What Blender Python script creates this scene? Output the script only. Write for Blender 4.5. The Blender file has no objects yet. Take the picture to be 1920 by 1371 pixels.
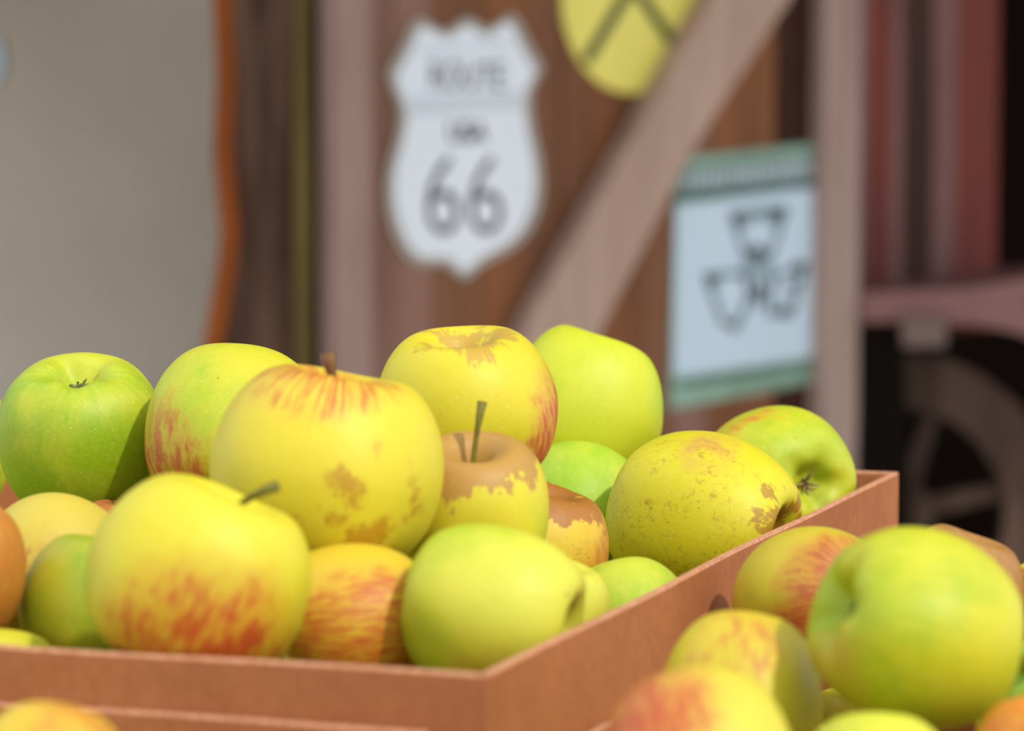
import bpy, bmesh, math, random
import numpy as np
from mathutils import Vector, Matrix

C = bpy.data.collections.new('scene'); bpy.context.scene.collection.children.link(C)
sc = bpy.context.scene

# ------------------------------------------------------------------ camera, sky, sun, exposure
ZR = 0.95                     # height of the rim of the big box
H = 0.195                     # camera above the rim
F = 6000.0                    # focal length in pixels of a 1920 px wide frame
TH = math.atan((685.5-200)/F)
CAM = Vector((0, 0, ZR+H))
cam = bpy.data.cameras.new('camera'); co = bpy.data.objects.new('camera', cam); C.objects.link(co)
co.location = CAM; co.rotation_euler = (math.pi/2-TH, 0, 0)
cam.sensor_width = 36; cam.lens = F/1920*36
cam.clip_end = 200; cam.clip_start = .05
cam.dof.use_dof = True; cam.dof.focus_distance = 1.48; cam.dof.aperture_fstop = 7.8
sc.camera = co
w = bpy.data.worlds.new('sky'); sc.world = w; w.use_nodes = True
bg = w.node_tree.nodes['Background']; bg.inputs[0].default_value = (.82, .90, 1.0, 1); bg.inputs[1].default_value = 1.4
sun = bpy.data.lights.new('sun', 'SUN'); so = bpy.data.objects.new('sun', sun); C.objects.link(so)
sun.energy = 2.65; sun.angle = math.radians(2.2); sun.color = (1, .93, .80)
SUN_TO = Vector((.50, -.58, .74)).normalized()
so.location = (3, -3, 6)
so.rotation_euler = SUN_TO.to_track_quat('Z', 'Y').to_euler()
vs = sc.view_settings; vs.view_transform = 'Standard'; vs.look = 'None'; vs.gamma = 1; vs.use_curve_mapping = False
vs.exposure = 0.0

FW = Vector((0, math.cos(TH), -math.sin(TH))); UP = Vector((0, math.sin(TH), math.cos(TH))); RT = Vector((1, 0, 0))
def ray(x, y): return FW + RT*((x-960)/F) + UP*((685.5-y)/F)
def at(x, y, d): return CAM + ray(x, y)*d
def camvec(a): return (RT*a[0] + UP*a[1] - FW*a[2]).normalized()

# ------------------------------------------------------------------ helpers
def lin(r, g, b):
    f = lambda c: (c/255/12.92) if c/255 <= .04045 else ((c/255+.055)/1.055)**2.4
    return (f(r), f(g), f(b), 1)
def link(name, me, mat=None, parent=None):
    o = bpy.data.objects.new(name, me); C.objects.link(o)
    if mat:
        for m in (mat if isinstance(mat, (list, tuple)) else [mat]): me.materials.append(m)
    if parent: o.parent = parent
    return o
def obj(name, bm, mat=None, parent=None, smooth=False):
    bmesh.ops.recalc_face_normals(bm, faces=bm.faces)
    me = bpy.data.meshes.new(name); bm.to_mesh(me); bm.free()
    if smooth:
        for p in me.polygons: p.use_smooth = True
    return link(name, me, mat, parent)
def empty(name, loc, parent=None):
    o = bpy.data.objects.new(name, None); C.objects.link(o); o.location = loc; o.empty_display_size = .05
    if parent: o.parent = parent
    return o
def tag(o, label=None, cat=None, group=None, kind=None):
    if label: o['label'] = label
    if cat: o['category'] = cat
    if group: o['group'] = group
    if kind: o['kind'] = kind
    return o
def prism(bm, a, b, mi=0):
    """a, b: matching loops of points -> closed solid"""
    va = [bm.verts.new(p) for p in a]; vb = [bm.verts.new(p) for p in b]; n = len(a)
    fs = [bm.faces.new(va[::-1]), bm.faces.new(vb)]
    for i in range(n): fs.append(bm.faces.new((va[i], va[(i+1) % n], vb[(i+1) % n], vb[i])))
    for f in fs: f.material_index = mi
    return fs
def box(bm, c, x, y, z, mi=0):
    """c corner, x/y/z edge vectors"""
    c, x, y, z = map(Vector, (c, x, y, z))
    return prism(bm, [c, c+x, c+x+y, c+y], [c+z, c+x+z, c+x+y+z, c+y+z], mi)

class NT:
    def __init__(s, nt): s.nt = nt
    def n(s, t, **k):
        x = s.nt.nodes.new(t)
        for a, v in k.items(): setattr(x, a, v)
        return x
    def l(s, a, b): s.nt.links.new(a, b)
    def put(s, sock, v):
        if hasattr(v, 'is_output') or isinstance(v, bpy.types.NodeSocket): s.l(v, sock)
        else: sock.default_value = v
    def m(s, op, a, b=0.0, c=None):
        x = s.n('ShaderNodeMath', operation=op); s.put(x.inputs[0], a); s.put(x.inputs[1], b)
        if c is not None: s.put(x.inputs[2], c)
        return x.outputs[0]
    def vm(s, op, a, b=None, sc_=None):
        x = s.n('ShaderNodeVectorMath', operation=op); s.put(x.inputs[0], a)
        if b is not None: s.put(x.inputs[1], b)
        if sc_ is not None: s.put(x.inputs['Scale'], sc_)
        return x.outputs['Value'] if op in ('DOT_PRODUCT', 'LENGTH') else x.outputs['Vector']
    def step(s, v, a, b):
        x = s.n('ShaderNodeMapRange', interpolation_type='SMOOTHSTEP'); s.put(x.inputs[0], v); s.put(x.inputs[1], a); s.put(x.inputs[2], b)
        return x.outputs[0]
    def mix(s, f, a, b):
        x = s.n('ShaderNodeMix', data_type='RGBA'); s.put(x.inputs[0], f); s.put(x.inputs[6], a); s.put(x.inputs[7], b); return x.outputs[2]
    def noise(s, v, scale, detail=3.0, rough=.55):
        x = s.n('ShaderNodeTexNoise'); s.put(x.inputs['Vector'], v); s.put(x.inputs['Scale'], scale); s.put(x.inputs['Detail'], detail); s.put(x.inputs['Roughness'], rough); return x.outputs[0]

def simple(name, col, rough=.6, var=.0, scale=20, spec=.3, stretch=(1, 1, 1), col2=None, bump=0., metal=0.):
    m = bpy.data.materials.new(name); m.use_nodes = True; t = NT(m.node_tree); p = m.node_tree.nodes['Principled BSDF']
    p.inputs['Roughness'].default_value = rough; p.inputs['Specular IOR Level'].default_value = spec; p.inputs['Metallic'].default_value = metal
    if col2 is not None or bump:
        tc = t.n('ShaderNodeTexCoord'); v = t.vm('MULTIPLY', tc.outputs['Object'], stretch)
        nz = t.noise(v, scale, 5.0, .6)
        if col2 is not None: t.l(t.mix(t.step(nz, .35, .68), col, col2), p.inputs['Base Color'])
        else: p.inputs['Base Color'].default_value = col
        if bump:
            b = t.n('ShaderNodeBump'); b.inputs['Distance'].default_value = bump; b.inputs['Strength'].default_value = .6
            t.l(nz, b.inputs['Height']); t.l(b.outputs[0], p.inputs['Normal'])
    else: p.inputs['Base Color'].default_value = col
    return m
def wood(name, a, b, sc_=9): return simple(name, a, .75, scale=sc_, stretch=(1, 1, .12), col2=b, spec=.2, bump=.002)

# ------------------------------------------------------------------ the barn front: a plane that recedes to the right
PSI = math.radians(45)
WD = Vector((math.cos(PSI), math.sin(PSI), 0)); WN = Vector((math.sin(PSI), -math.cos(PSI), 0)); P0 = Vector((-.067, 4.45, 0))
Z = Vector((0, 0, 1))
def onwall(x, y, off=0.0):
    r = ray(x, y); return CAM + r*(((P0+WN*off-CAM).dot(WN))/r.dot(WN))
def s_of(x, off=0.0, y=500): return (onwall(x, y, off)-P0).dot(WD)
def wp(s, z, off): return P0 + WD*s + Z*z + WN*off
def slab(bm, x0, x1, z0, z1, o0, o1, mi=0):
    s0, s1 = s_of(x0, o1), s_of(x1, o1)
    box(bm, wp(s0, z0, o0), WD*(s1-s0), Z*(z1-z0), WN*(o1-o0), mi)
def poly(bm, pts, o0, o1, mi=0):
    a = [onwall(x, y, o1) for x, y in pts]
    prism(bm, [p-WN*(o1-o0) for p in a], a, mi)
def strokes(bm, lines, wd, o0, o1, mi=0):
    for (x0, y0, x1, y1) in lines:
        dx, dy = x1-x0, y1-y0; L = math.hypot(dx, dy) or 1; nx, ny = -dy/L*wd/2, dx/L*wd/2; ex, ey = dx/L*wd*.3, dy/L*wd*.3
        poly(bm, [(x0-ex+nx, y0-ey+ny), (x1+ex+nx, y1+ey+ny), (x1+ex-nx, y1+ey-ny), (x0-ex-nx, y0-ey-ny)], o0, o1, mi)

M_boardA = wood('brown_board', lin(136, 92, 66), lin(110, 72, 50))
M_boardB = wood('weathered_board', lin(150, 112, 96), lin(128, 92, 76))
M_boardC = wood('dark_board', lin(66, 34, 20), lin(38, 20, 14))
M_boardD = wood('orange_board', lin(146, 94, 60), lin(112, 70, 46))
M_frame = wood('silvered_timber', lin(178, 152, 140), lin(152, 122, 112))
M_brace = wood('brace_timber', lin(194, 164, 146), lin(172, 140, 124))
M_red = wood('red_paint_board', lin(140, 60, 48), lin(98, 58, 52))
M_redB = wood('faded_red_board', lin(142, 104, 98), lin(116, 76, 70))
M_redC = wood('dark_red_board', lin(92, 54, 46), lin(62, 40, 34))
M_slab = wood('slab_wood', lin(112, 84, 66), lin(52, 28, 16), 14)
M_bark = wood('raw_orange_edge', lin(160, 84, 28), lin(120, 60, 20))
M_olive = wood('mossy_strip', lin(140, 120, 66), lin(98, 84, 46))
M_dark = simple('shade_black', (.012, .007, .005, 1), .9, spec=.05)  # near-black colour standing in for shade inside the barn and in the gap
M_plaster = simple('pale_plaster', lin(232, 220, 204), .9, scale=3, col2=lin(224, 212, 196), spec=.1)
M_shading = wood('shading_boards', lin(90, 70, 56), lin(70, 54, 44))

ZT = 2.75
bm = bmesh.new()
bd = [(694, 735, 1), (735, 812, 1), (812, 905, 0), (905, 985, 3), (985, 1052, 0), (1052, 1098, 0), (1098, 1190, 3), (1190, 1262, 0), (1262, 1330, 1), (1330, 1452, 3), (1452, 1568, 2)]
for x0, x1, mi in bd: slab(bm, x0+1.5, x1-1.5, .06, 2.3, -.03, 0, mi)
door = obj('door_1', bm, [M_boardA, M_boardB, M_boardC, M_boardD]); tag(door, kind='structure')
for x0, x1 in ((628, 698), (1545, 1610)):
    bm = bmesh.new(); slab(bm, x0, x1, .06, 2.3, .001, .03); obj('stile', bm, M_frame, door)
bm = bmesh.new(); poly(bm, [(1490, -260), (1630, -260), (1480, 0), (1302, 275), (1148, 579), (890, 1090), (756, 1090), (1008, 579), (1255, 140), (1332, 0)], .006, .04)
obj('brace', bm, M_brace, door)
# wall left of the door: gap shade as a near-black slab, mossy strip, rough slab with a raw orange edge
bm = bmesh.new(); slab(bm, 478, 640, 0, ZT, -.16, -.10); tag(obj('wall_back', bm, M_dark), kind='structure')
bm = bmesh.new()
ed = [(-3.0, 430), (-120, 424), (0, 440), (150, 446), (280, 440), (360, 446), (440, 454), (500, 447), (600, 430), (700, 412), (1000, 398), (1600, 402)]
L = [(446+ (e[1]-446)*1.0, e[0]) for e in ed]; L[0] = (430, -1800)
poly(bm, L+[(548, 1600), (548, -1800)], -.03, .0)
sl = obj('wall_slab', bm, M_slab); sl.name = 'wall_left'; tag(sl, kind='structure')
bm = bmesh.new(); poly(bm, [(x-1, y) for x, y in L]+[(x-13, y) for x, y in L[::-1]], -.034, -.004); obj('raw_edge', bm, M_bark, sl)
bm = bmesh.new(); slab(bm, 553, 584, 0, ZT, -.055, -.01); tag(obj('trim_1', bm, M_olive), kind='structure')
# red boards right of the door
bm = bmesh.new()
for x0, x1, mi in ((1585, 1628, 1), (1628, 1668, 0), (1668, 1692, 1), (1692, 1745, 2), (1745, 1792, 1), (1792, 1868, 0)): slab(bm, x0+1, x1-1, 1.19-.42, ZT, -.09, -.05, mi)
tag(obj('wall_right', bm, [M_red, M_redB, M_redC]), kind='structure')
# barn interior behind everything, near-black to stand in for its shade
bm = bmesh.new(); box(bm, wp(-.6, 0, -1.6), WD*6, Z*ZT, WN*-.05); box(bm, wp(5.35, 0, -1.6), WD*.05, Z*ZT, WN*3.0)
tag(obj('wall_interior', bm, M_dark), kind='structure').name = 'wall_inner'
# unseen porch roof, added to keep the sun off the barn front
bm = bmesh.new()
for k in range(30):
    box(bm, wp(-1.6+k*.25, ZT+.25, -1.7), WD*.246, WN*4.1-Z*.3, Z*.03)
tag(obj('shade_roof', bm, M_shading), kind='structure')
# pale plastered wall on the left, behind
bm = bmesh.new()
a = at(560, 600, 5.1); a.z = 0; b = at(-2600, 600, 4.6); b.z = 0
dirv = (b-a).normalized(); nn = Vector((-dirv.y, dirv.x, 0))
box(bm, a, b-a, Z*3.0, nn*-.15 if nn.y < 0 else nn*.15)
tag(obj('wall_side', bm, M_plaster), kind='structure')
bm = bmesh.new(); box(bm, (-3.6, 3.7, 1.44), (2.95, 0, 0), (0, 1.2, 0), (0, 0, .04)); tag(obj('shade_board', bm, M_shading), kind='structure')  # unseen eave board, added to darken the plaster wall's upper left
# ground
bm = bmesh.new(); box(bm, (-12, -8, -.1), (24, 0, 0), (0, 20, 0), (0, 0, .1))
tag(obj('floor', bm, simple('gravel', lin(206, 196, 180), .95, scale=8, col2=lin(186, 174, 158))), kind='structure')

# ------------------------------------------------------------------ signs
M_white = simple('white_enamel', lin(236, 242, 250), .45)
M_cream = simple('worn_cream_edge', lin(178, 170, 160), .6)
M_ink = simple('black_ink', lin(24, 30, 30), .6)
M_grey = simple('grey_line', lin(165, 176, 184), .6)
M_band = simple('pale_grey_band', lin(214, 222, 230), .6)
def text(body, x0, x1, y0, y1, off, mat, parent, name='lettering', bold=0.0):
    cu = bpy.data.curves.new('t', 'FONT'); cu.body = body; cu.extrude = 0.0; cu.offset = bold; cu.resolution_u = 4
    to = bpy.data.objects.new('t', cu); C.objects.link(to)
    dg = bpy.context.evaluated_depsgraph_get(); dg.update(); me = bpy.data.meshes.new_from_object(to.evaluated_get(dg))
    bpy.data.objects.remove(to)
    xs = [v.co.x for v in me.vertices]; ys = [v.co.y for v in me.vertices]
    ax, bx, ay, by = min(xs), max(xs), min(ys), max(ys)
    bm = bmesh.new(); bm.from_mesh(me)
    for v in bm.verts:
        fx = (v.co.x-ax)/(bx-ax); fy = (v.co.y-ay)/(by-ay)
        v.co = onwall(x0+(x1-x0)*fx, y1+(y0-y1)*fy, off)
    r = bmesh.ops.extrude_face_region(bm, geom=bm.faces[:])
    for e in r['geom']:
        if isinstance(e, bmesh.types.BMVert): e.co -= WN*.0008
    return obj(name, bm, mat, parent)

q = 2.4475
out = [(275,90),(345,130),(385,140),(430,112),(485,82),(540,112),(590,130),(640,92),(690,66),(725,110),(762,190),(825,300),(815,340),(785,400),(775,480),(790,600),(820,740),(827,880),(800,1000),(740,1100),(660,1160),(560,1212),(515,1250),(465,1282),(420,1245),(370,1215),(260,1215),(190,1160),(140,1060),(110,930),(115,790),(150,660),(175,540),(165,470),(120,350),(140,290),(190,200),(235,105)]
def smoothloop(p, k=3):
    r = []; n = len(p)
    for i in range(n):
        a, b, c, d = [Vector(p[(i+j) % n]) for j in (-1, 0, 1, 2)]
        for t in [j/k for j in range(k)]:
            r.append(tuple(.5*((2*b)+(c-a)*t+(2*a-5*b+4*c-d)*t*t+(3*b-a-3*c+d)*t**3)))
    return r
outp = [(680+x/q, y/q) for x, y in smoothloop(out)]
cx, cy = 870, 275
inn = [(cx+(x-cx)*.89, cy+(y-cy)*.935) for x, y in outp]
sg = empty('road_sign', onwall(870, 275, .003))
sg_parts = []
def under(o, root): o.parent = root; o.matrix_parent_inverse = Matrix.Translation(-root.location); return o
bm = bmesh.new(); poly(bm, outp, .001, .006); under(obj('plate', bm, M_cream), sg)
bm = bmesh.new(); poly(bm, inn, .0062, .0075); under(obj('face', bm, M_white), sg)
bm = bmesh.new(); poly(bm, [(766, 182), (978, 172), (984, 205), (768, 218)], .0077, .0082)
strokes(bm, [(790+i*4, 92+9*math.sin(i/6.5)-i*.1, 794+i*4, 92+9*math.sin((i+1)/6.5)-i*.1) for i in range(40)], 5, .0077, .0082); under(obj('divider', bm, M_band), sg)
under(text('ROUTE', 808, 946, 117, 168, .0085, M_ink, None), sg)
under(text('USA', 842, 914, 228, 268, .0085, M_ink, None, bold=.02), sg)
under(text('66', 800, 943, 292, 440, .0085, M_ink, None, name='number', bold=-.014), sg)
tag(sg, 'white shield-shaped road sign reading ROUTE 66 on the barn door', 'sign')

M_yel = simple('yellow_enamel', lin(242, 228, 108), .45)
M_olv = simple('olive_black_paint', lin(70, 76, 36), .6)
ys = empty('warning_sign', onwall(1183, 0, .003))
bm = bmesh.new(); poly(bm, [(1183+128*math.cos(t*math.pi/24), -3+178*math.sin(t*math.pi/24)) for t in range(48)], .001, .0055); under(obj('plate', bm, M_yel), ys)
bm = bmesh.new(); strokes(bm, [(1101, 112, 1268, -164), (1280, 108, 1098, -164)], 20, .006, .0068); under(obj('cross_mark', bm, M_olv), ys)
tag(ys, 'round yellow sign with a dark cross at the top of the barn door', 'sign')

M_green = simple('pale_green_enamel', lin(150, 184, 164), .5, scale=12, col2=lin(128, 160, 138))
M_pblue = simple('pale_blue_white_enamel', lin(206, 226, 240), .45)
M_gink = simple('green_black_ink', lin(34, 48, 40), .6)
gs = empty('metal_sign', onwall(1420, 510, .003))
bm = bmesh.new(); poly(bm, [(1268, 297), (1582, 264), (1574, 708), (1257, 768)], .001, .006); under(obj('plate', bm, M_green), gs)
bm = bmesh.new(); poly(bm, [(1276, 318), (1576, 286), (1574, 338), (1272, 372)], .0061, .0066); under(obj('header', bm, simple('grey_green_header', lin(112, 134, 132), .6)), gs)
bm = bmesh.new(); poly(bm, [(1268, 386), (1576, 345), (1568, 662), (1264, 706)], .0062, .0075); under(obj('face', bm, M_pblue), gs)
bm = bmesh.new(); strokes(bm, [(1268, 372, 1578, 338)], 13, .0077, .0085); M_line = simple('dark_green_line', lin(76, 98, 96), .6); under(obj('printed_line', bm, M_line), gs)
bm = bmesh.new(); strokes(bm, [(1272, 722, 1562, 678)], 11, .0062, .0075); under(obj('printed_line', bm, M_line), gs)
bm = bmesh.new(); rr = random.Random(4); x = 1288
while x < 1560:
    wd = rr.uniform(5, 10); yy = 340-(x-1288)*.105
    hgt = rr.choice((26, 26, 22, 26)); poly(bm, [(x, yy-13), (x+wd, yy-14), (x+wd, yy-14+hgt), (x, yy-13+hgt)], .0068, .0076); x += wd+rr.uniform(5, 9)
under(obj('lettering', bm, simple('pale_grey_letters', lin(204, 216, 220), .6)), gs)
def e4(p): return [(1200+x/2.405, 230+y/2.405) for x, y in p]
def loopl(p, close=True):
    p = e4(p); return [(p[i][0], p[i][1], p[(i+1) % len(p)][0], p[(i+1) % len(p)][1]) for i in range(len(p) if close else len(p)-1)]
bm = bmesh.new(); poly(bm, e4([(415, 400), (660, 370), (625, 490), (560, 440), (520, 440), (445, 500)]), .0076, .0080); poly(bm, e4([(455, 610), (600, 600), (600, 720), (540, 690), (470, 730)]), .0076, .0080); under(obj('emblem_ground', bm, simple('grey_blue_ink', lin(150, 170, 178), .6)), gs)
bm = bmesh.new()
strokes(bm, loopl([(415, 415), (660, 390), (590, 600), (478, 600)]), 9, .0077, .0086)
strokes(bm, loopl([(300, 690), (470, 680), (500, 780), (430, 930), (375, 900)]), 10, .0077, .0086)
strokes(bm, loopl([(600, 700), (745, 640), (675, 870), (585, 860)]), 10, .0077, .0086)
under(obj('emblem_outline', bm, simple('faded_ink', lin(96, 112, 110), .6)), gs); bm = bmesh.new()
for c_, r_ in (((440, 440), 24), ((620, 412), 28), ((530, 582), 36), ((330, 712), 30), ((425, 915), 22), ((722, 655), 34), ((690, 740), 22), ((650, 845), 24)):
    bm = bmesh.new(); poly(bm, e4([(c_[0]+r_*math.cos(t*math.pi/6), c_[1]+r_*.8*math.sin(t*math.pi/6)) for t in range(12)]), .0088, .0094); under(obj('emblem_spot', bm, M_gink), gs)
bm = bmesh.new(); poly(bm, e4([(536, 700), (566, 770), (536, 840), (510, 770)]), .0077, .0086); under(obj('emblem_diamond', bm, M_gink), gs)
tag(gs, 'tilted white metal sign with green border and three-part emblem', 'sign')

# small pale round sign at the far left edge
bm = bmesh.new(); ctr = at(-28, 112, 4.55); R = .026
prism(bm, [ctr+Vector((R*math.cos(t*math.pi/12), 0, 1.5*R*math.sin(t*math.pi/12))) for t in range(24)], [ctr+Vector((R*math.cos(t*math.pi/12), .05, 1.5*R*math.sin(t*math.pi/12))) for t in range(24)])
tag(obj('round_sign', bm, simple('pale_blue_disc', lin(190, 215, 225), .3)), 'small pale blue round sign at the left edge of the plaster wall', 'lamp')

# ------------------------------------------------------------------ cart right of the barn door
M_fend = simple('faded_pink_paint', lin(146, 104, 100), .7, scale=6, col2=lin(122, 84, 80))
M_rim = wood('cart_wheel_wood', lin(84, 64, 54), lin(52, 36, 28), 20)
M_blk = simple('near_black', (.008, .006, .005, 1), .95, spec=.05)
DC = 5.0
def cpoly(bm, pts, d0, d1, mi=0):
    a = [at(x, y, d0) for x, y in pts]; prism(bm, a, [p+Vector((0, d1-d0, 0)) for p in a], mi)
cart = empty('cart', at(1770, 900, DC))
bm = bmesh.new()
top = [(1612, 550), (1700, 546), (1800, 543), (1860, 535), (1920, 524), (2050, 515), (2200, 530)]
bot = [(2200, 790), (2050, 690), (1960, 642), (1900, 622), (1840, 610), (1760, 605), (1612, 604)]
cpoly(bm, top+bot, 5.02, 5.35); under(obj('mudguard', bm, M_fend), cart)
wc = (1688, 962); rg = 300; ri = 196
bm = bmesh.new(); N = 64
for k in range(N):
    t0, t1 = 2*math.pi*k/N, 2*math.pi*(k+1)/N
    cpoly(bm, [(wc[0]+r*math.cos(t), wc[1]-r*math.sin(t)) for r, t in ((ri, t0), (rg, t0), (rg, t1), (ri, t1))], 5.10, 5.16)
bmesh.ops.remove_doubles(bm, verts=bm.verts, dist=1e-5)
wh = under(obj('wheel', bm, M_rim), cart)
for k in range(6):
    t = math.radians(72+60*k); a = (math.cos(t), -math.sin(t)); n_ = (-a[1]*17, a[0]*17)
    bm = bmesh.new(); cpoly(bm, [(wc[0]+a[0]*40+n_[0], wc[1]+a[1]*40+n_[1]), (wc[0]+a[0]*200+n_[0]*.8, wc[1]+a[1]*200+n_[1]*.8), (wc[0]+a[0]*200-n_[0]*.8, wc[1]+a[1]*200-n_[1]*.8), (wc[0]+a[0]*40-n_[0], wc[1]+a[1]*40-n_[1])], 5.11, 5.15)
    s_ = obj('spoke', bm, M_rim); s_.parent = wh; 
bm = bmesh.new(); cpoly(bm, [(wc[0]+62*math.cos(t*math.pi/10), wc[1]+62*math.sin(t*math.pi/10)) for t in range(20)], 5.06, 5.2); obj('hub', bm, M_rim, wh)
bm = bmesh.new(); cpoly(bm, [(1692, 598), (1775, 600), (1773, 650), (1694, 650)], 5.0, 5.08); under(obj('bracket', bm, simple('grey_bracket', lin(122, 100, 92), .6)), cart)
bm = bmesh.new(); cpoly(bm, [(1612, 606), (1688, 606), (1700, 760), (1716, 1900), (1612, 1900)], 5.04, 5.09); under(obj('upright', bm, M_blk), cart)  # near-black post covering the wheel's left side
tag(cart, 'old wooden cart with a faded pink mudguard and spoked wheel beside the barn door', 'cart')

# ------------------------------------------------------------------ table and cardboard boxes
def rimpt(x, y): r = ray(x, y); return CAM + r*(-H/r.z)
C0 = rimpt(912, 1265); C1 = rimpt(1685, 885)
V = (C1-C0); LV = V.length; V.normalize(); U = Vector((-V.y, V.x, 0))
def bp(u, v, z): return C0 + U*u + V*v + Z*z
HT = .125
def cardboard():
    m = bpy.data.materials.new('cardboard'); m.use_nodes = True; t = NT(m.node_tree); p = m.node_tree.nodes['Principled BSDF']
    tc = t.n('ShaderNodeTexCoord').outputs['Object']
    n1 = t.noise(t.vm('MULTIPLY', tc, (1, 1, .55)), 300.0, 4.0, .6); n2 = t.noise(tc, 14.0, 3.0)
    c = t.mix(t.step(n1, .3, .7), lin(174, 111, 71), lin(164, 101, 63)); c = t.mix(t.m('MULTIPLY', t.step(n2, .4, .7), .45), c, lin(142, 84, 48))
    t.l(c, p.inputs['Base Color']); p.inputs['Roughness'].default_value = .8; p.inputs['Specular IOR Level'].default_value = .15
    b = t.n('ShaderNodeBump'); b.inputs['Distance'].default_value = .0006; b.inputs['Strength'].default_value = .5; t.l(n1, b.inputs['Height']); t.l(b.outputs[0], p.inputs['Normal'])
    return m
M_card = cardboard(); M_cut = simple('cut_cardboard_edge', lin(206, 150, 116), .85, scale=400, col2=lin(176, 118, 84), spec=.1)
TK = .0032
def tray(name, u0, u1, v0, v1, zr, label):
    root = empty(name, bp((u0+u1)/2, (v0+v1)/2, -HT+.001))
    base = bmesh.new(); box(base, bp(u0+TK, v0+TK, -HT+.001), U*(u1-u0-2*TK), V*(v1-v0-2*TK), Z*.003); under(obj('base', base, M_card), root)
    def panel(a, e, t_, seed, bow):
        """panel from a along e, thickness vector t_, slightly wavy, with a raw cut rim"""
        bm = bmesh.new(); K = 28; L_ = e.length; ed = e/L_; tn = t_.normalized(); rr = random.Random(seed); ph = rr.uniform(0, 6)
        rows = []
        for k in range(K+1):
            f = k/K; wv = bow*math.sin(math.pi*f) + .0005*math.sin(f*9+ph)*math.sin(math.pi*f)
            zz = zr + .0006*math.sin(f*13+ph)*math.sin(math.pi*f)
            p = a + e*f + tn*wv
            lo = Vector((p.x-tn.x*wv, p.y-tn.y*wv, C0.z-HT+.001)); hi = Vector((p.x, p.y, C0.z+zr-.0)); hi.z = C0.z+zz
            md = lo.lerp(hi, .6)
            rows.append([bm.verts.new(x) for x in (lo, md, hi-Z*.0012, hi+tn*.0006, hi+t_-tn*.0006, hi+t_-Z*.0012, md+t_, lo+t_)])
        for k in range(K):
            for j in range(8):
                f_ = bm.faces.new((rows[k][j], rows[k+1][j], rows[k+1][(j+1) % 8], rows[k][(j+1) % 8])); f_.material_index = 1 if j in (2, 3, 4) else 0
        bm.faces.new(rows[0]); bm.faces.new(rows[-1][::-1])
        return under(obj('side_panel', bm, [M_card, M_cut]), root)
    panel(bp(u0, v0, 0), U*(u1-u0), V*TK, 1, -.001)
    panel(bp(u0, v1-TK, 0), U*(u1-u0), V*TK, 2, .0)
    panel(bp(u0, v0+TK, 0), V*(v1-v0-2*TK), U*TK, 3, .0005)
    panel(bp(u1-TK, v0+TK, 0), V*(v1-v0-2*TK), U*TK, 4, .0)
    # folded glue flaps inside two corners
    for (cu, cv, su, sv) in ((u0+TK, v1-TK, 1, -1), (u1-TK, v1-TK, -1, -1)):
        bm = bmesh.new(); box(bm, bp(cu+su*.0002, cv+sv*.0021, -HT+.005), U*(su*.035), V*(sv*.0-.0018+.0), Z*(zr+HT-.007)); under(obj('flap', bm, M_card), root)
    tag(root, label, 'box'); return root
tray('cardboard_tray', 0, .49, 0, LV, 0, 'brown cardboard tray heaped with apples in the middle of the table')
tray('cardboard_tray', -.31, -.0015, -.26, .375, -.04, 'lower cardboard tray of apples against the right side of the big tray')
tray('cardboard_tray', 0.02, .50, -.40, -.0020, -.0205, 'cardboard tray in front of the big tray, its rim at the bottom left')
M_tbl = wood('table_wood', lin(120, 92, 68), lin(96, 70, 50))
tb = empty('display_table', Vector((C0.x, C0.y, 0)))
tz = C0.z-HT
bm = bmesh.new()
for k in range(9): box(bm, Vector((-.85, .5+k*.16, tz-.03)), Vector((1.7, 0, 0)), Vector((0, .156, 0)), Vector((0, 0, .03)))
under(obj('table_top', bm, M_tbl), tb)
for x in (-.8, .74):
    for y in (.55, 1.83):
        bm = bmesh.new(); box(bm, Vector((x, y, 0)), Vector((.06, 0, 0)), Vector((0, .06, 0)), Vector((0, 0, tz-.03))); under(obj('leg', bm, M_tbl), tb)
tag(tb, 'plain wooden market table under the cardboard trays', 'table')

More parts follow.
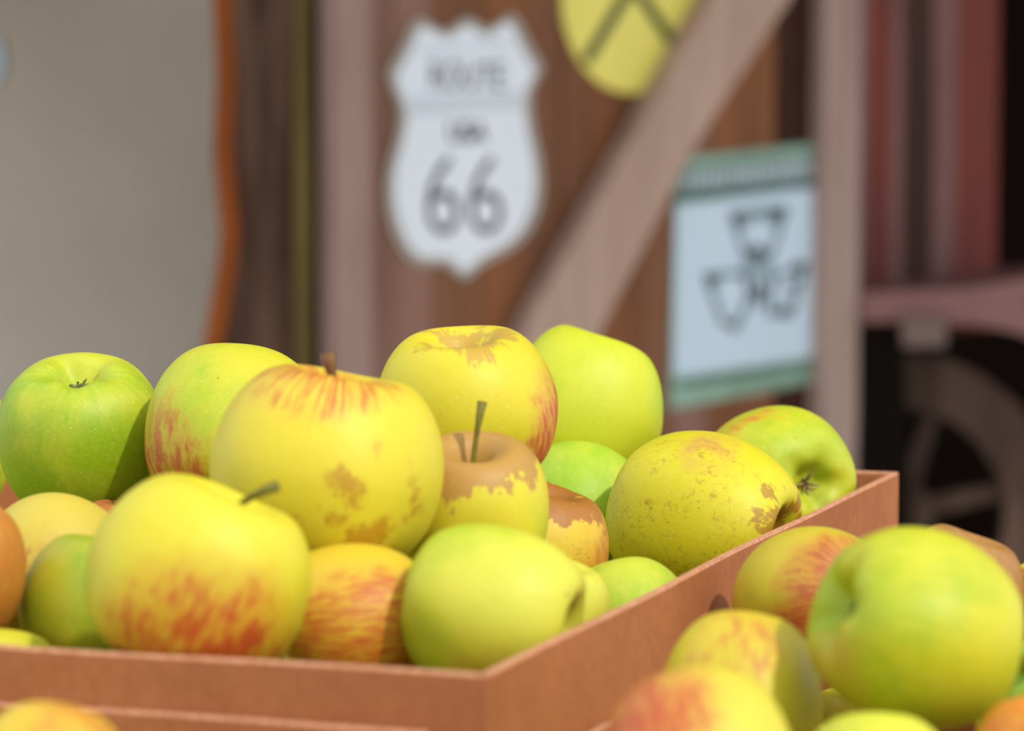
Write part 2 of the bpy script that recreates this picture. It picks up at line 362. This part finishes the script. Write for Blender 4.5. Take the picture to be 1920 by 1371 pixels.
# ------------------------------------------------------------------ apple skin
def skin_group():
    g = bpy.data.node_groups.new('apple_skin', 'ShaderNodeTree'); t = NT(g)
    I = {}
    def sk(n, ty, d):
        s = g.interface.new_socket(n, in_out='INPUT', socket_type=ty); s.default_value = d
    for n, d in (('Coarse', 0.), ('InvD', 12.), ('Seed', 0.), ('YBias', 0.), ('BThr', 2.), ('BSoft', .5), ('BStr', 1.), ('Streak', .8), ('StemRus', 0.), ('CalRus', 0.), ('Patch', 0.), ('PThr', -2.), ('Dark', .55), ('Freq', 5.)): sk(n, 'NodeSocketFloat', d)
    for n in ('YDir', 'BDir', 'PDir'): sk(n, 'NodeSocketVector', (0, 0, 1))
    for n, d in (('Green', (.3, .45, .02, 1)), ('Yellow', (.7, .62, .05, 1)), ('Blush', (.6, .12, .03, 1)), ('Wash', (.7, .35, .04, 1)), ('Russet', (.45, .2, .07, 1))): sk(n, 'NodeSocketColor', d)
    g.interface.new_socket('Color', in_out='OUTPUT', socket_type='NodeSocketColor'); g.interface.new_socket('Height', in_out='OUTPUT', socket_type='NodeSocketFloat')
    gi = t.n('NodeGroupInput').outputs; go = t.n('NodeGroupOutput').inputs
    P = t.vm('SCALE', t.n('ShaderNodeTexCoord').outputs['Object'], sc_=gi['InvD'])
    n = t.vm('NORMALIZE', P); cs = t.n('ShaderNodeCombineXYZ'); 
    for k in range(3): t.l(gi['Seed'], cs.inputs[k])
    S = t.vm('ADD', P, cs.outputs[0])
    N1 = t.m('SUBTRACT', t.noise(S, 2.2, 2.0), .5); N3 = t.m('SUBTRACT', t.noise(S, 7.0, 4.0, .6), .5); N4 = t.noise(S, 38.0, 4.0, .65)
    sp = t.n('ShaderNodeSeparateXYZ'); t.l(P, sp.inputs[0])
    fl = t.n('ShaderNodeCombineXYZ'); t.l(sp.outputs[0], fl.inputs[0]); t.l(sp.outputs[1], fl.inputs[1])
    un = t.vm('SCALE', t.vm('NORMALIZE', fl.outputs[0]), sc_=gi['Freq'])
    zc = t.n('ShaderNodeCombineXYZ'); t.l(t.m('ADD', t.m('MULTIPLY', sp.outputs[2], 3.2), gi['Seed']), zc.inputs[2]); t.l(gi['Seed'], zc.inputs[0])
    ST = t.noise(t.vm('ADD', un, zc.outputs[0]), 2.2, 5.0, .62)
    # green to yellow
    ym = t.step(t.m('ADD', t.m('ADD', t.m('MULTIPLY', t.vm('DOT_PRODUCT', n, gi['YDir']), .55), t.m('MULTIPLY', N1, 2.2)), t.m('ADD', gi['YBias'], t.m('ADD', t.m('MULTIPLY', N3, .5), t.m('MULTIPLY', t.m('SUBTRACT', ST, .5), .9)))), -.6, .6)
    c = t.mix(ym, gi['Green'], gi['Yellow'])
    # fine mottling
    c = t.mix(t.m('MULTIPLY', t.step(N4, .45, .75), .18), c, t.mix(.5, gi['Yellow'], (1, 1, .55, 1)))
    # blush with streaks that run pole to pole
    b = t.m('ADD', t.m('SUBTRACT', t.vm('DOT_PRODUCT', n, gi['BDir']), gi['BThr']), t.m('ADD', t.m('MULTIPLY', N1, .7), t.m('MULTIPLY', N3, .45)))
    bm_ = t.step(b, 0.0, gi['BSoft'])
    c = t.mix(t.m('MULTIPLY', t.m('MULTIPLY', bm_, gi['BStr']), .75), c, gi['Wash'])
    lo = t.m('SUBTRACT', .58, t.m('MULTIPLY', bm_, .22))
    stm = t.step(t.m('ADD', ST, t.m('MULTIPLY', N3, .12)), lo, t.m('ADD', lo, .22))
    sf = t.m('ADD', t.m('MULTIPLY', stm, gi['Streak']), t.m('SUBTRACT', 1.0, gi['Streak']))
    c = t.mix(t.m('MULTIPLY', t.m('MULTIPLY', bm_, sf), gi['BStr']), c, gi['Blush'])
    # russet round the stem and the calyx
    nz = t.n('ShaderNodeSeparateXYZ'); t.l(n, nz.inputs[0])
    rs = t.step(t.m('ADD', t.m('ADD', nz.outputs[2], t.m('MULTIPLY', t.m('SUBTRACT', ST, .5), .4)), t.m('ADD', t.m('ADD', t.m('MULTIPLY', N3, 1.0), t.m('MULTIPLY', N1, .8)), t.m('SUBTRACT', gi['StemRus'], 1.05))), .0, .09)
    rc = t.step(t.m('ADD', t.m('MULTIPLY', nz.outputs[2], -1.0), t.m('ADD', t.m('MULTIPLY', N3, .8), t.m('SUBTRACT', gi['CalRus'], 1.05))), .0, .12)
    c = t.mix(t.m('MULTIPLY', rs, .92), c, gi['Russet']); c = t.mix(t.m('MULTIPLY', rc, .7), c, gi['Russet'])
    # russet netting / patches
    pm = t.step(t.m('ADD', t.vm('DOT_PRODUCT', n, gi['PDir']), t.m('ADD', t.m('MULTIPLY', N3, .8), t.m('MULTIPLY', gi['PThr'], -1.0))), 0., .25)
    net = t.m('MULTIPLY', t.step(t.noise(S, 26.0, 6.0, .75), .50, .66), t.step(t.noise(S, 5.0, 2.0, .6), .38, .6))
    crs = t.step(t.m('ADD', t.noise(S, 5.0, 5.0, .65), t.m('MULTIPLY', N3, .2)), .47, .56); mx = t.n('ShaderNodeMix', data_type='FLOAT'); t.l(gi['Coarse'], mx.inputs[0]); t.l(net, mx.inputs[2]); t.l(crs, mx.inputs[3])
    c = t.mix(t.m('MULTIPLY', t.m('MULTIPLY', pm, mx.outputs[0]), gi['Patch']), c, gi['Russet'])
    # pale lenticels and dark specks
    vo = t.n('ShaderNodeTexVoronoi'); t.l(S, vo.inputs['Vector']); vo.inputs['Scale'].default_value = 15.0
    c = t.mix(t.m('MULTIPLY', t.m('SUBTRACT', 1.0, t.step(vo.outputs['Distance'], .05, .12)), .35), c, (.95, .95, .6, 1))
    v2 = t.n('ShaderNodeTexVoronoi'); t.l(S, v2.inputs['Vector']); v2.inputs['Scale'].default_value = 8.5
    sr = t.n('ShaderNodeSeparateColor'); t.l(v2.outputs['Color'], sr.inputs[0])
    rad = t.m('MULTIPLY', sr.outputs[0], .07)
    dk = t.m('MULTIPLY', t.m('SUBTRACT', 1.0, t.step(v2.outputs['Distance'], t.m('MULTIPLY', rad, .5), t.m('ADD', rad, .01))), gi['Dark'])
    c = t.mix(dk, c, (.16, .07, .015, 1))
    x_ = t.n('ShaderNodeMix', data_type='RGBA', blend_type='MULTIPLY'); x_.inputs[0].default_value = 1; t.l(c, x_.inputs[6]); x_.inputs[7].default_value = (.79, .79, .43, 1); t.l(x_.outputs[2], go['Color']); t.l(t.m('ADD', N4, t.m('MULTIPLY', rs, .3)), go['Height'])
    return g
SG = skin_group()
def skin(name, **k):
    m = bpy.data.materials.new(name); m.use_nodes = True; t = NT(m.node_tree); p = m.node_tree.nodes['Principled BSDF']
    g = t.n('ShaderNodeGroup'); g.node_tree = SG
    for a, v in k.items(): g.inputs[a].default_value = v
    t.l(g.outputs['Color'], p.inputs['Base Color'])
    b = t.n('ShaderNodeBump'); b.inputs['Strength'].default_value = .25; b.inputs['Distance'].default_value = .0005
    t.l(g.outputs['Height'], b.inputs['Height']); t.l(b.outputs[0], p.inputs['Normal'])
    p.inputs['Roughness'].default_value = .5; p.inputs['Specular IOR Level'].default_value = .40
    p.inputs['Subsurface Weight'].default_value = .06; p.inputs['Subsurface Radius'].default_value = (.008, .006, .001); p.inputs['Subsurface Scale'].default_value = .6
    return m
M_stem = simple('green_stem', lin(128, 122, 44), .6, scale=60, col2=lin(96, 82, 34)); M_stemb = simple('brown_stem', lin(120, 82, 46), .7, scale=60, col2=lin(84, 54, 30))
M_cal = simple('dry_sepals', lin(160, 132, 86), .8, scale=80, col2=lin(112, 84, 50)); M_calg = simple('green_sepals', lin(112, 130, 70), .8, scale=80, col2=lin(96, 72, 50))

PR = [(0, .25), (.03, .262), (.065, .31), (.105, .385), (.15, .448), (.20, .485), (.255, .498), (.32, .47), (.39, .39), (.45, .27), (.487, .13), (.5, -.01), (.49, -.14), (.462, -.265), (.415, -.37), (.355, -.445), (.29, -.488), (.22, -.498), (.165, -.478), (.12, -.43), (.08, -.385), (.04, -.365), (0, -.36)]
def apple_mesh(D, k, seed, nu=72, lob=.022, sub=4, wob=.03, skew=0.0, cav=1.0):
    rr = random.Random(seed); pts = []
    for i in range(len(PR)-1):
        a = PR[max(i-1, 0)]; b = PR[i]; c = PR[i+1]; d = PR[min(i+2, len(PR)-1)]
        if i == 0: a = (-PR[1][0], PR[1][1])
        if i == len(PR)-2: d = (-PR[-2][0], PR[-2][1])
        for j in range(sub):
            t = j/sub; pts.append(tuple(.5*((2*b[q_])+(c[q_]-a[q_])*t+(2*a[q_]-5*b[q_]+4*c[q_]-d[q_])*t*t+(3*b[q_]-a[q_]-3*c[q_]+d[q_])*t**3) for q_ in (0, 1)))
    pts.append(PR[-1])
    ph = rr.uniform(0, 6.28); ph2 = rr.uniform(0, 6.28); ph3 = rr.uniform(0, 6.28); tx, ty = rr.uniform(-.06, .06), rr.uniform(-.06, .06)
    bm = bmesh.new(); rings = []
    for i, (r, z) in enumerate(pts):
        if r < 1e-5: rings.append([bm.verts.new((0, 0, z*k*D))]); continue
        ring = []
        for j in range(nu):
            th = 2*math.pi*j/nu
            wl = lob*(.5-z)*1.2
            rad = r*(1+wl*math.cos(5*th+ph)+wob*math.cos(2*th+ph2)*.6+wob*.5*math.cos(3*th+ph3+z*2))
            x, y = rad*math.cos(th), rad*math.sin(th)
            up_ = max(0., min(1., (z+.25)/.5)); up_ = up_*up_*(3-2*up_)
            zz = z*k + (tx*x+ty*y)*(1.5*up_-.6)*min(1, r*4) + .010*math.cos(3*th+ph2)*r*2*up_ + (.012*math.cos(5*th+ph)*math.exp(-((r-.2)/.1)**2) if z < -.2 else 0)
            if r < .22 and z > 0: zz -= (cav-1)*.1*(1-r/.22)
            ring.append(bm.verts.new((x*D + skew*z*D, y*D, zz*D)))
        rings.append(ring)
    for a, b in zip(rings, rings[1:]):
        if len(a) == 1: [bm.faces.new((a[0], b[j], b[(j+1) % nu])) for j in range(nu)]
        elif len(b) == 1: [bm.faces.new((a[j], b[0], a[(j+1) % nu])) for j in range(nu)]
        else: [bm.faces.new((a[j], b[j], b[(j+1) % nu], a[(j+1) % nu])) for j in range(nu)]
    return bm
def tube(bm, pts, rad, n=10):
    rings = []
    for i, p in enumerate(pts):
        p = Vector(p); d = (Vector(pts[min(i+1, len(pts)-1)])-Vector(pts[max(i-1, 0)])).normalized()
        a = d.orthogonal().normalized(); b = d.cross(a)
        rings.append([bm.verts.new(p+(a*math.cos(2*math.pi*j/n)+b*math.sin(2*math.pi*j/n))*rad[i]) for j in range(n)])
    for a, b in zip(rings, rings[1:]):
        for j in range(n): bm.faces.new((a[j], a[(j+1) % n], b[(j+1) % n], b[j]))
    bm.faces.new(rings[0]); bm.faces.new(rings[-1][::-1])
def frame_from(z, roll=0.0):
    z = z.normalized(); x = z.orthogonal().normalized(); x = (Vector((0, 0, 1)).cross(z)); x = x.normalized() if x.length > .1 else z.orthogonal().normalized()
    y = z.cross(x); m = Matrix((x, y, z)).transposed(); return m @ Matrix.Rotation(roll, 3, 'Z')

G1 = lin(150, 186, 30); G2 = lin(178, 198, 52); Y1 = lin(218, 208, 58); Y2 = lin(232, 218, 96); YO = lin(232, 196, 60)
RED = lin(196, 84, 44); ORG = lin(222, 150, 56); PNK = lin(196, 110, 84); RUS = lin(170, 112, 62); RTN = lin(182, 134, 92)
def mkapple(name, cx, cy, Dp, k, axis, d, label, group, end='stem', stem=None, stemcol='g', calyx=None, roll=0., shape={}, tex={}):
    D = Dp*d/F; ax = camvec(axis)
    if end == 'calyx': ax = -ax
    Rm = frame_from(ax, roll); inv = Rm.transposed()
    seed = sum(ord(c)*(i+7) for i, c in enumerate(name)) % 997
    tx = dict(InvD=1/D, Seed=seed*.137, Green=G1, Yellow=Y1, Blush=RED, Wash=ORG, Russet=RUS)
    tx.update(tex)
    for q_ in ('YDir', 'BDir', 'PDir'):
        if q_ in tx: tx[q_] = inv @ camvec(tx[q_])
    bm = apple_mesh(D, k, seed, **shape)
    me = bpy.data.meshes.new('apple'); bmesh.ops.recalc_face_normals(bm, faces=bm.faces); bm.to_mesh(me); bm.free()
    for p_ in me.polygons: p_.use_smooth = True
    o = link('apple', me, skin('skin_'+str(seed), **tx)); o.location = at(cx, cy, d); o.rotation_mode = 'QUATERNION'; o.rotation_quaternion = Rm.to_quaternion()
    tag(o, label, 'apple', group)
    if stem is not None:   # (length in D, bend vector in camera frame, radius in D)
        ln, bend, rd = stem; bv = inv @ camvec(bend); b0 = Vector((0, 0, (.245)*k*D)); bm = bmesh.new(); pts = []; rad = []
        for i in range(8):
            t_ = i/7; pts.append(b0 + (Vector((0, 0, 1))*(1-t_*.7)+bv*t_*.9)*t_*ln*D); rad.append(rd*D*(1.0-.28*math.sin(math.pi*t_)) * (1.35 if i == 7 else (1.2 if i == 6 else 1)))
        tube(bm, pts, rad); s_ = obj('stem', bm, M_stem if stemcol == 'g' else M_stemb, o, True)
    if calyx is not None:
        bm = bmesh.new(); rr = random.Random(seed)
        for j in range(6):
            t_ = j*math.pi/3+rr.uniform(-.2, .2); r1 = rr.uniform(.045, .075)*D*calyx; dx, dy = math.cos(t_), math.sin(t_); z0 = -.362*k*D
            bend_ = rr.uniform(-.4, .9)
            tube(bm, [(dx*.012*D, dy*.012*D, z0), (dx*.03*D, dy*.03*D, z0-.022*D*calyx), (dx*r1*.8, dy*r1*.8, z0-.036*D*calyx), (dx*r1*(1+.2*bend_), dy*r1*(1+.2*bend_), z0-(.036+.02*bend_)*D*calyx)], [.009*D, .013*D, .009*D, .003*D], 6)
        for j in range(7):
            t_ = j*.9; tube(bm, [(math.cos(t_)*.008*D, math.sin(t_)*.008*D, -.365*k*D), (math.cos(t_)*.016*D, math.sin(t_)*.016*D, -.365*k*D-.035*D*calyx)], [.004*D, .003*D], 5)
        obj('calyx', bm, M_calg if stemcol == 'g' else M_cal, o, True)
    return o
GA = 'apples in the big cardboard tray'; GB = 'apples in the right-hand tray'; GC = 'apples in the front tray'
APPLES = [
 dict(name='A1', cx=-125, cy=835, Dp=290, k=.85, axis=(0,1,.2), d=1.6145, label='apple cut off by the left frame edge, behind the green apple with an open calyx', group=GA, tex=dict(YBias=.2, BDir=(1,.8,.1), BThr=.8, Blush=PNK, Streak=.3)),
 dict(name='A2', cx=156, cy=820, Dp=314, k=.88, axis=(0,1,.50), d=1.5000, label='bright green apple with its open calyx facing up, at the left of the heap', group=GA, end='calyx', calyx=.9, shape=dict(wob=.012, lob=.02), tex=dict(Green=lin(150,184,22), Yellow=lin(204,206,64), YDir=(.2,.9,.1), YBias=-.25, Dark=.6, CalRus=.02)),
 dict(name='A3', cx=444, cy=816, Dp=335, k=.90, axis=(.1,.8,-.4), d=1.4629, label='yellow-green apple with red flecks on its left side, behind the largest apple', group=GA, tex=dict(YBias=.0, Green=lin(170,196,44), BDir=(-.9,-.45,.5), BThr=.45, BSoft=.5, Blush=lin(190,100,50), Wash=lin(206,164,50), Streak=.9, Freq=4)),
 dict(name='A4', cx=609, cy=874, Dp=438, k=.80, axis=(.17,1,.02), d=1.289, label='largest yellow apple, short brown stem on top and a brown scar low on its right', group=GA, stem=(.245,(-.15,1,.1),.026), stemcol='b', shape=dict(wob=.03, lob=.03), tex=dict(YBias=.75, Green=lin(204,200,60), Yellow=lin(230,210,62), BDir=(-.1,1,.25), BThr=.52, BSoft=.4, Blush=lin(206,96,60), Wash=lin(232,196,90), BStr=.85, Streak=.95, Freq=11, Patch=.75, Coarse=1., PDir=(.38,-.5,.8), PThr=.76, Russet=lin(190,132,36), Dark=.4, StemRus=-.05)),
 dict(name='A5', cx=881, cy=764, Dp=341, k=.81, axis=(-.12,1,.28), d=1.4200, label='yellow apple with a pinkish cheek at the peak of the heap, stemless hollow up', group=GA, shape=dict(cav=1.3), tex=dict(YBias=.55, Yellow=lin(226,208,56), Green=lin(206,204,50), BDir=(1,-.15,.1), BThr=.66, BSoft=.3, Blush=lin(200,96,70), Wash=lin(226,160,84), Streak=.75, Freq=7, StemRus=.2, Russet=lin(206,164,88), Dark=.3)),
 dict(name='A6', cx=1098, cy=768, Dp=290, k=.94, axis=(.30,1,-.12), d=1.672, label='smooth lime-green apple at the back of the heap, right of the peak apple', group=GA, shape=dict(lob=.03, wob=.05, cav=1.2), tex=dict(YBias=.1, StemRus=-.2, Green=lin(176,204,28), Yellow=lin(212,214,50), YDir=(0,0,1), Dark=.3, CalRus=-.2)),
 dict(name='A7', cx=1080, cy=962, Dp=262, k=.90, axis=(.2,1,-.5), d=1.602, label='plain green apple half in shade, below the lime-green one at the back', group=GA, tex=dict(YBias=-.4, Green=lin(160,200,40), Yellow=lin(206,216,80), Dark=.2)),
 dict(name='A8', cx=1322, cy=974, Dp=320, k=1.02, axis=(.86,-.20,.44), d=1.5449, label='yellow apple with brown specks lying on its side against the right rim', group=GA, stem=None, shape=dict(wob=.02, lob=.02, cav=1.3), tex=dict(YBias=.8, Yellow=lin(226,212,36), Green=lin(196,204,30), Patch=.75, PDir=(-.4,.0,.8), PThr=.25, Russet=lin(182,134,44), Dark=.9, StemRus=.24, BDir=(0,1,.3), BThr=.85, BSoft=.4, Blush=lin(214,150,100), Wash=lin(224,190,90), Streak=.6)),
 dict(name='A9', cx=1453, cy=896, Dp=278, k=.88, axis=(.50,-.08,.82), d=1.6627, label='yellow-green apple at the far corner of the tray, dry calyx facing out', group=GA, end='calyx', calyx=1.25, stemcol='b', tex=dict(YBias=.4, Green=lin(176,196,40), Yellow=lin(220,212,56), BDir=(-.35,.9,.3), BThr=.80, BSoft=.25, Blush=lin(214,120,60), Wash=lin(224,186,66), BStr=.8, Streak=.6, CalRus=.0, Patch=.7, PDir=(.5,-.5,.8), PThr=.82, Russet=lin(166,116,40), Dark=.4)),
 dict(name='A10', cx=885, cy=962, Dp=292, k=.92, axis=(.02,1,.42), d=1.3400, label='yellow apple with a tan russet crown and a long upright stem', group=GA, stem=(.44,(.16,1,.15),.025), shape=dict(lob=.035), tex=dict(YBias=.35, Green=lin(190,204,30), Yellow=lin(230,212,60), StemRus=.5, Russet=lin(192,140,92), Dark=.5)),
 dict(name='A11', cx=998, cy=1040, Dp=285, k=.9, axis=(.3,1,.1), d=1.4400, label='orange-brown russeted apple wedged behind the upright-stemmed one', group=GA, tex=dict(YBias=.9, Yellow=lin(232,196,60), Green=lin(214,180,50), BDir=(1,-.5,.3), BThr=.5, Blush=lin(206,130,54), Wash=lin(226,170,56), Streak=.5, StemRus=.42, Russet=lin(176,108,52), Patch=.9, PThr=-1.)),
 dict(name='A12', cx=926, cy=1148, Dp=322, k=.96, axis=(1,-.22,.30), d=1.224, label='pale waxy yellow-green apple on its side in the near corner of the tray', group=GA, shape=dict(wob=.03), tex=dict(YBias=.2, Green=lin(190,204,50), Yellow=lin(224,218,92), Dark=.1, BDir=(-.1,-.8,.6), BThr=.7, BSoft=.5, Blush=lin(204,150,70), Wash=lin(216,180,70), BStr=.6, Streak=.3, StemRus=.14, Russet=RTN)),
 dict(name='A13', cx=1030, cy=1158, Dp=236, k=.88, axis=(.3,1,.1), d=1.3111, label='pale yellow apple peeking out right of the waxy corner apple', group=GA, tex=dict(YBias=.3, Green=lin(196,206,60), Yellow=lin(226,220,100), Dark=.15)),
 dict(name='A14', cx=1176, cy=1180, Dp=262, k=.88, axis=(-.25,1,-.5), d=1.3750, label='small bright green apple behind the middle of the right rim', group=GA, tex=dict(YBias=-.15, Green=lin(166,198,40), Yellow=lin(214,218,84), Dark=.7)),
 dict(name='A15', cx=662, cy=1162, Dp=284, k=.95, axis=(1,.12,-.1), d=1.247, label='apple with red and orange stripes lying behind the front rim', group=GA, shape=dict(lob=.01), tex=dict(YBias=.8, Yellow=lin(230,196,58), Green=lin(200,196,50), BDir=(.25,-.35,.9), BThr=.1, BSoft=.6, Blush=lin(206,96,52), Wash=lin(232,176,56), Streak=.97, Freq=12, BStr=.9)),
 dict(name='A16', cx=370, cy=1086, Dp=420, k=.82, axis=(.42,1,.06), d=1.1796, label='large yellow apple with red blush below, leaning green stem, behind the front rim', group=GA, stem=(.36,(.9,.5,.6),.021), shape=dict(wob=.03, cav=1.3), tex=dict(YBias=.35, Green=lin(190,200,50), Yellow=lin(228,212,58), BDir=(.05,-.75,.7), BThr=.30, BSoft=.7, Blush=lin(200,84,44), Wash=lin(224,160,52), Streak=.7, Freq=5, Dark=.2, StemRus=-.1)),
 dict(name='A17', cx=95, cy=1072, Dp=290, k=.88, axis=(.25,1,-.5), d=1.3600, label='tan-yellow apple with faint red flecks under the bright green one', group=GA, tex=dict(YBias=.7, Yellow=lin(220,196,92), Green=lin(190,190,60), BDir=(-.3,-.3,.8), BThr=.25, BSoft=.8, Blush=lin(190,104,60), Wash=lin(214,176,86), Streak=.95)),
 dict(name='A18', cx=-95, cy=1068, Dp=292, k=.88, axis=(.3,1,.1), d=1.2592, label='orange-red apple cut off by the left frame edge above the front rim', group=GA, tex=dict(YBias=.8, Yellow=lin(222,176,70), BDir=(1,0,.4), BThr=-.3, BSoft=.7, Blush=lin(206,128,72), Wash=lin(220,152,76), Streak=.5)),
 dict(name='A19', cx=165, cy=1128, Dp=250, k=.95, axis=(.2,1,0), d=1.2842, label='dull green apple tucked between the orange-red and the large blushed one', group=GA, tex=dict(YBias=-.2, Green=lin(146,176,34), Yellow=lin(196,188,50), YDir=(-1,0,.3), Dark=.1)),
 dict(name='A20', cx=-20, cy=1300, Dp=270, k=.88, axis=(.2,1,0), d=1.2200, label='small patch of yellow apple at the bottom left above the front rim', group=GA, tex=dict(YBias=.3)),
 dict(name='A21', cx=238, cy=1066, Dp=260, k=.88, axis=(.2,1,0), d=1.4641, label='pinkish apple almost hidden between the bright green and the blushed one', group=GA, tex=dict(YBias=.5, BDir=(0,1,0), BThr=.1, Blush=PNK, Streak=.2)),
 dict(name='A22', cx=405, cy=1045, Dp=270, k=.95, axis=(.2,1,0), d=1.395, label='apple of which only a pale green wedge shows left of the largest one', group=GA, tex=dict(YBias=.0, Green=lin(176,200,70))),
 dict(name='A23', cx=-130, cy=1030, Dp=300, k=.85, axis=(0,1,.2), d=1.5559, label='yellow apple at the left frame edge below the bright green one', group=GA, tex=dict(YBias=.5)),
 dict(name='B1', cx=1522, cy=1127, Dp=278, k=.95, axis=(.62,.15,.78), d=1.3500, label='orange-blushed apple against the tray wall, its hollow facing right', group=GB, calyx=1.2, end='calyx', tex=dict(YBias=.5, Yellow=lin(220,196,64), Green=lin(184,190,50), BDir=(.5,-.3,.8), BThr=.05, BSoft=.6, Blush=lin(190,98,62), Wash=lin(218,144,66), Streak=.55, Freq=7, CalRus=.05, Russet=RTN)),
 dict(name='B2', cx=1722, cy=1180, Dp=376, k=.93, axis=(-.93,.30,.28), d=1.1300, label='biggest green-yellow apple on the right, hollow at its upper left', group=GB, end='calyx', calyx=.9, shape=dict(wob=.02, lob=.03), tex=dict(YBias=.15, Green=lin(170,188,24), Yellow=lin(214,208,52), Dark=.3, BDir=(-.9,-.3,.3), BThr=.75, BSoft=.6, Blush=lin(196,140,60), Wash=lin(204,176,60), Streak=.4, CalRus=.0)),
 dict(name='B3', cx=1795, cy=1120, Dp=246, k=.96, axis=(.3,1,.1), d=1.3252, label='tan-skinned apple showing as a rim behind the biggest green one', group=GB, tex=dict(YBias=.4, BDir=(.6,.7,.2), BThr=.1, Blush=lin(176,120,84), Wash=lin(190,144,84), Streak=.3)),
 dict(name='B4', cx=2005, cy=1165, Dp=262, k=.95, axis=(-.3,1,.1), d=1.3501, label='green apple with red streaks at the right frame edge, highest there', group=GB, tex=dict(YBias=.1, Green=lin(160,176,50), BDir=(-.6,-.2,.7), BThr=.0, Blush=lin(170,84,48), Wash=lin(196,150,60), Streak=.8)),
 dict(name='B5', cx=1388, cy=1317, Dp=314, k=.95, axis=(.1,1,-.5), d=1.1700, label='yellow apple with faint red marks resting against the tray wall', group=GB, tex=dict(YBias=.6, Yellow=lin(224,204,60), Green=lin(190,194,44), BDir=(0,.8,.6), BThr=.55, BSoft=.5, Blush=lin(204,110,70), Wash=lin(226,190,80), BStr=.7, Streak=.9, Freq=6, Dark=.3)),
 dict(name='B6', cx=1306, cy=1450, Dp=370, k=.95, axis=(-.05,1,-.5), d=1.0300, label='red-flushed yellow apple at the bottom edge, nearest in the right-hand tray', group=GB, tex=dict(YBias=.5, Yellow=lin(224,208,80), Green=lin(196,196,50), BDir=(-.75,.5,.4), BThr=.30, BSoft=.6, Blush=lin(200,90,66), Wash=lin(222,150,84), Streak=.7)),
 dict(name='B7', cx=1640, cy=1516, Dp=330, k=.95, axis=(0,1,-.5), d=1.0800, label='light green apple just showing at the bottom edge below the biggest green one', group=GB, tex=dict(YBias=.0, Yellow=lin(216,214,80))),
 dict(name='B8', cx=1978, cy=1338, Dp=272, k=.92, axis=(-.7,.6,.3), d=1.2200, label='small green apple with a brown-lined hollow at the right frame edge', group=GB, end='calyx', tex=dict(YBias=-.1, CalRus=.1, Russet=lin(150,110,60))),
 dict(name='B9', cx=1962, cy=1462, Dp=300, k=.95, axis=(0,1,.15), d=1.0800, label='orange apple in the bottom right corner of the right-hand tray', group=GB, tex=dict(YBias=.9, Yellow=YO, BDir=(0,.6,.6), BThr=-.2, Blush=lin(214,120,50), Wash=lin(226,150,50), Streak=.7)),
 dict(name='C1', cx=95, cy=1494, Dp=320, k=.95, axis=(0,1,-.5), d=1.0200, label='yellow and red apple at the bottom left in the front tray', group=GC, tex=dict(YBias=.7, Yellow=YO, BDir=(.3,.5,.4), BThr=.62, Blush=lin(200,110,64), Wash=lin(224,160,80), Streak=.5)),
]
placed = []
for a in APPLES:
    o = mkapple(**a); D = a['Dp']*a['d']/F; placed.append((o.location.copy(), D/2, D/2*a['k']))
# ------------------------------------------------------------------ apples of the lower layers, seen only through gaps
FSK = [skin('skin_lower_green', InvD=15., Seed=3., YBias=-.1, Green=G1, Yellow=Y1), skin('skin_lower_yellow', InvD=15., Seed=8., YBias=.4, Green=G1, Yellow=Y1)]
FM = []
for i in range(2):
    bm = apple_mesh(.064, .86, 50+i, nu=32, sub=2); me = bpy.data.meshes.new('apple'); bmesh.ops.recalc_face_normals(bm, faces=bm.faces); bm.to_mesh(me); bm.free()
    for p_ in me.polygons: p_.use_smooth = True
    me.materials.append(FSK[i]); FM.append(me)
rr = random.Random(11)
def screen(p):
    q_ = p-CAM; d_ = q_.dot(FW); return q_.dot(RT)/d_, q_.dot(UP)/d_, d_
SHOWN = [(screen(q_), ra) for q_, ra, rb in placed]
def under_cover(p):
    # upper filler apples only go where a visible apple or a wall already stands in front of them
    x_, y_, d_ = screen(p)
    if abs(x_) > .17 or y_ < -.125: return True
    return any(dd < d_ and math.hypot(x_-xx, y_-yy) < ra/dd*.97-.024/d_ for (xx, yy, dd), ra in SHOWN)
def fill(u0, u1, v0, v1, zhi, zlo, n, label, group, tries=16000):
    got = 0; 
    for t_ in range(tries):
        if got >= n: break
        layer = zlo if t_ < tries*.3 else rr.uniform(zlo, zhi)
        p = bp(rr.uniform(u0+.039, u1-.039), rr.uniform(v0+.039, v1-.039), layer)
        if layer > zlo+.004 and not under_cover(p): continue
        if all((p-q_).length > .0355+ra for q_, ra, rb in placed):
            o = link('apple', FM[got % 2]); o.location = p; o.rotation_euler = (rr.uniform(-.3, .3), rr.uniform(-.3, .3), rr.uniform(0, 6.28)); tag(o, label, 'apple', group)
            placed.append((p, .032, .028)); got += 1
zf = -HT+.004+.0345
fill(0, .49, 0, LV, -.030, zf, 105, 'apple buried under the heap in the big cardboard tray', 'buried apples of the big tray')
fill(-.31, -.0015, -.26, .375, -.045, zf, 60, 'apple buried under the others in the right-hand tray', 'buried apples of the right-hand tray')
fill(0.02, .50, -.40, -.002, -.06, zf, 30, 'apple lying low inside the front tray', 'apples low in the front tray')
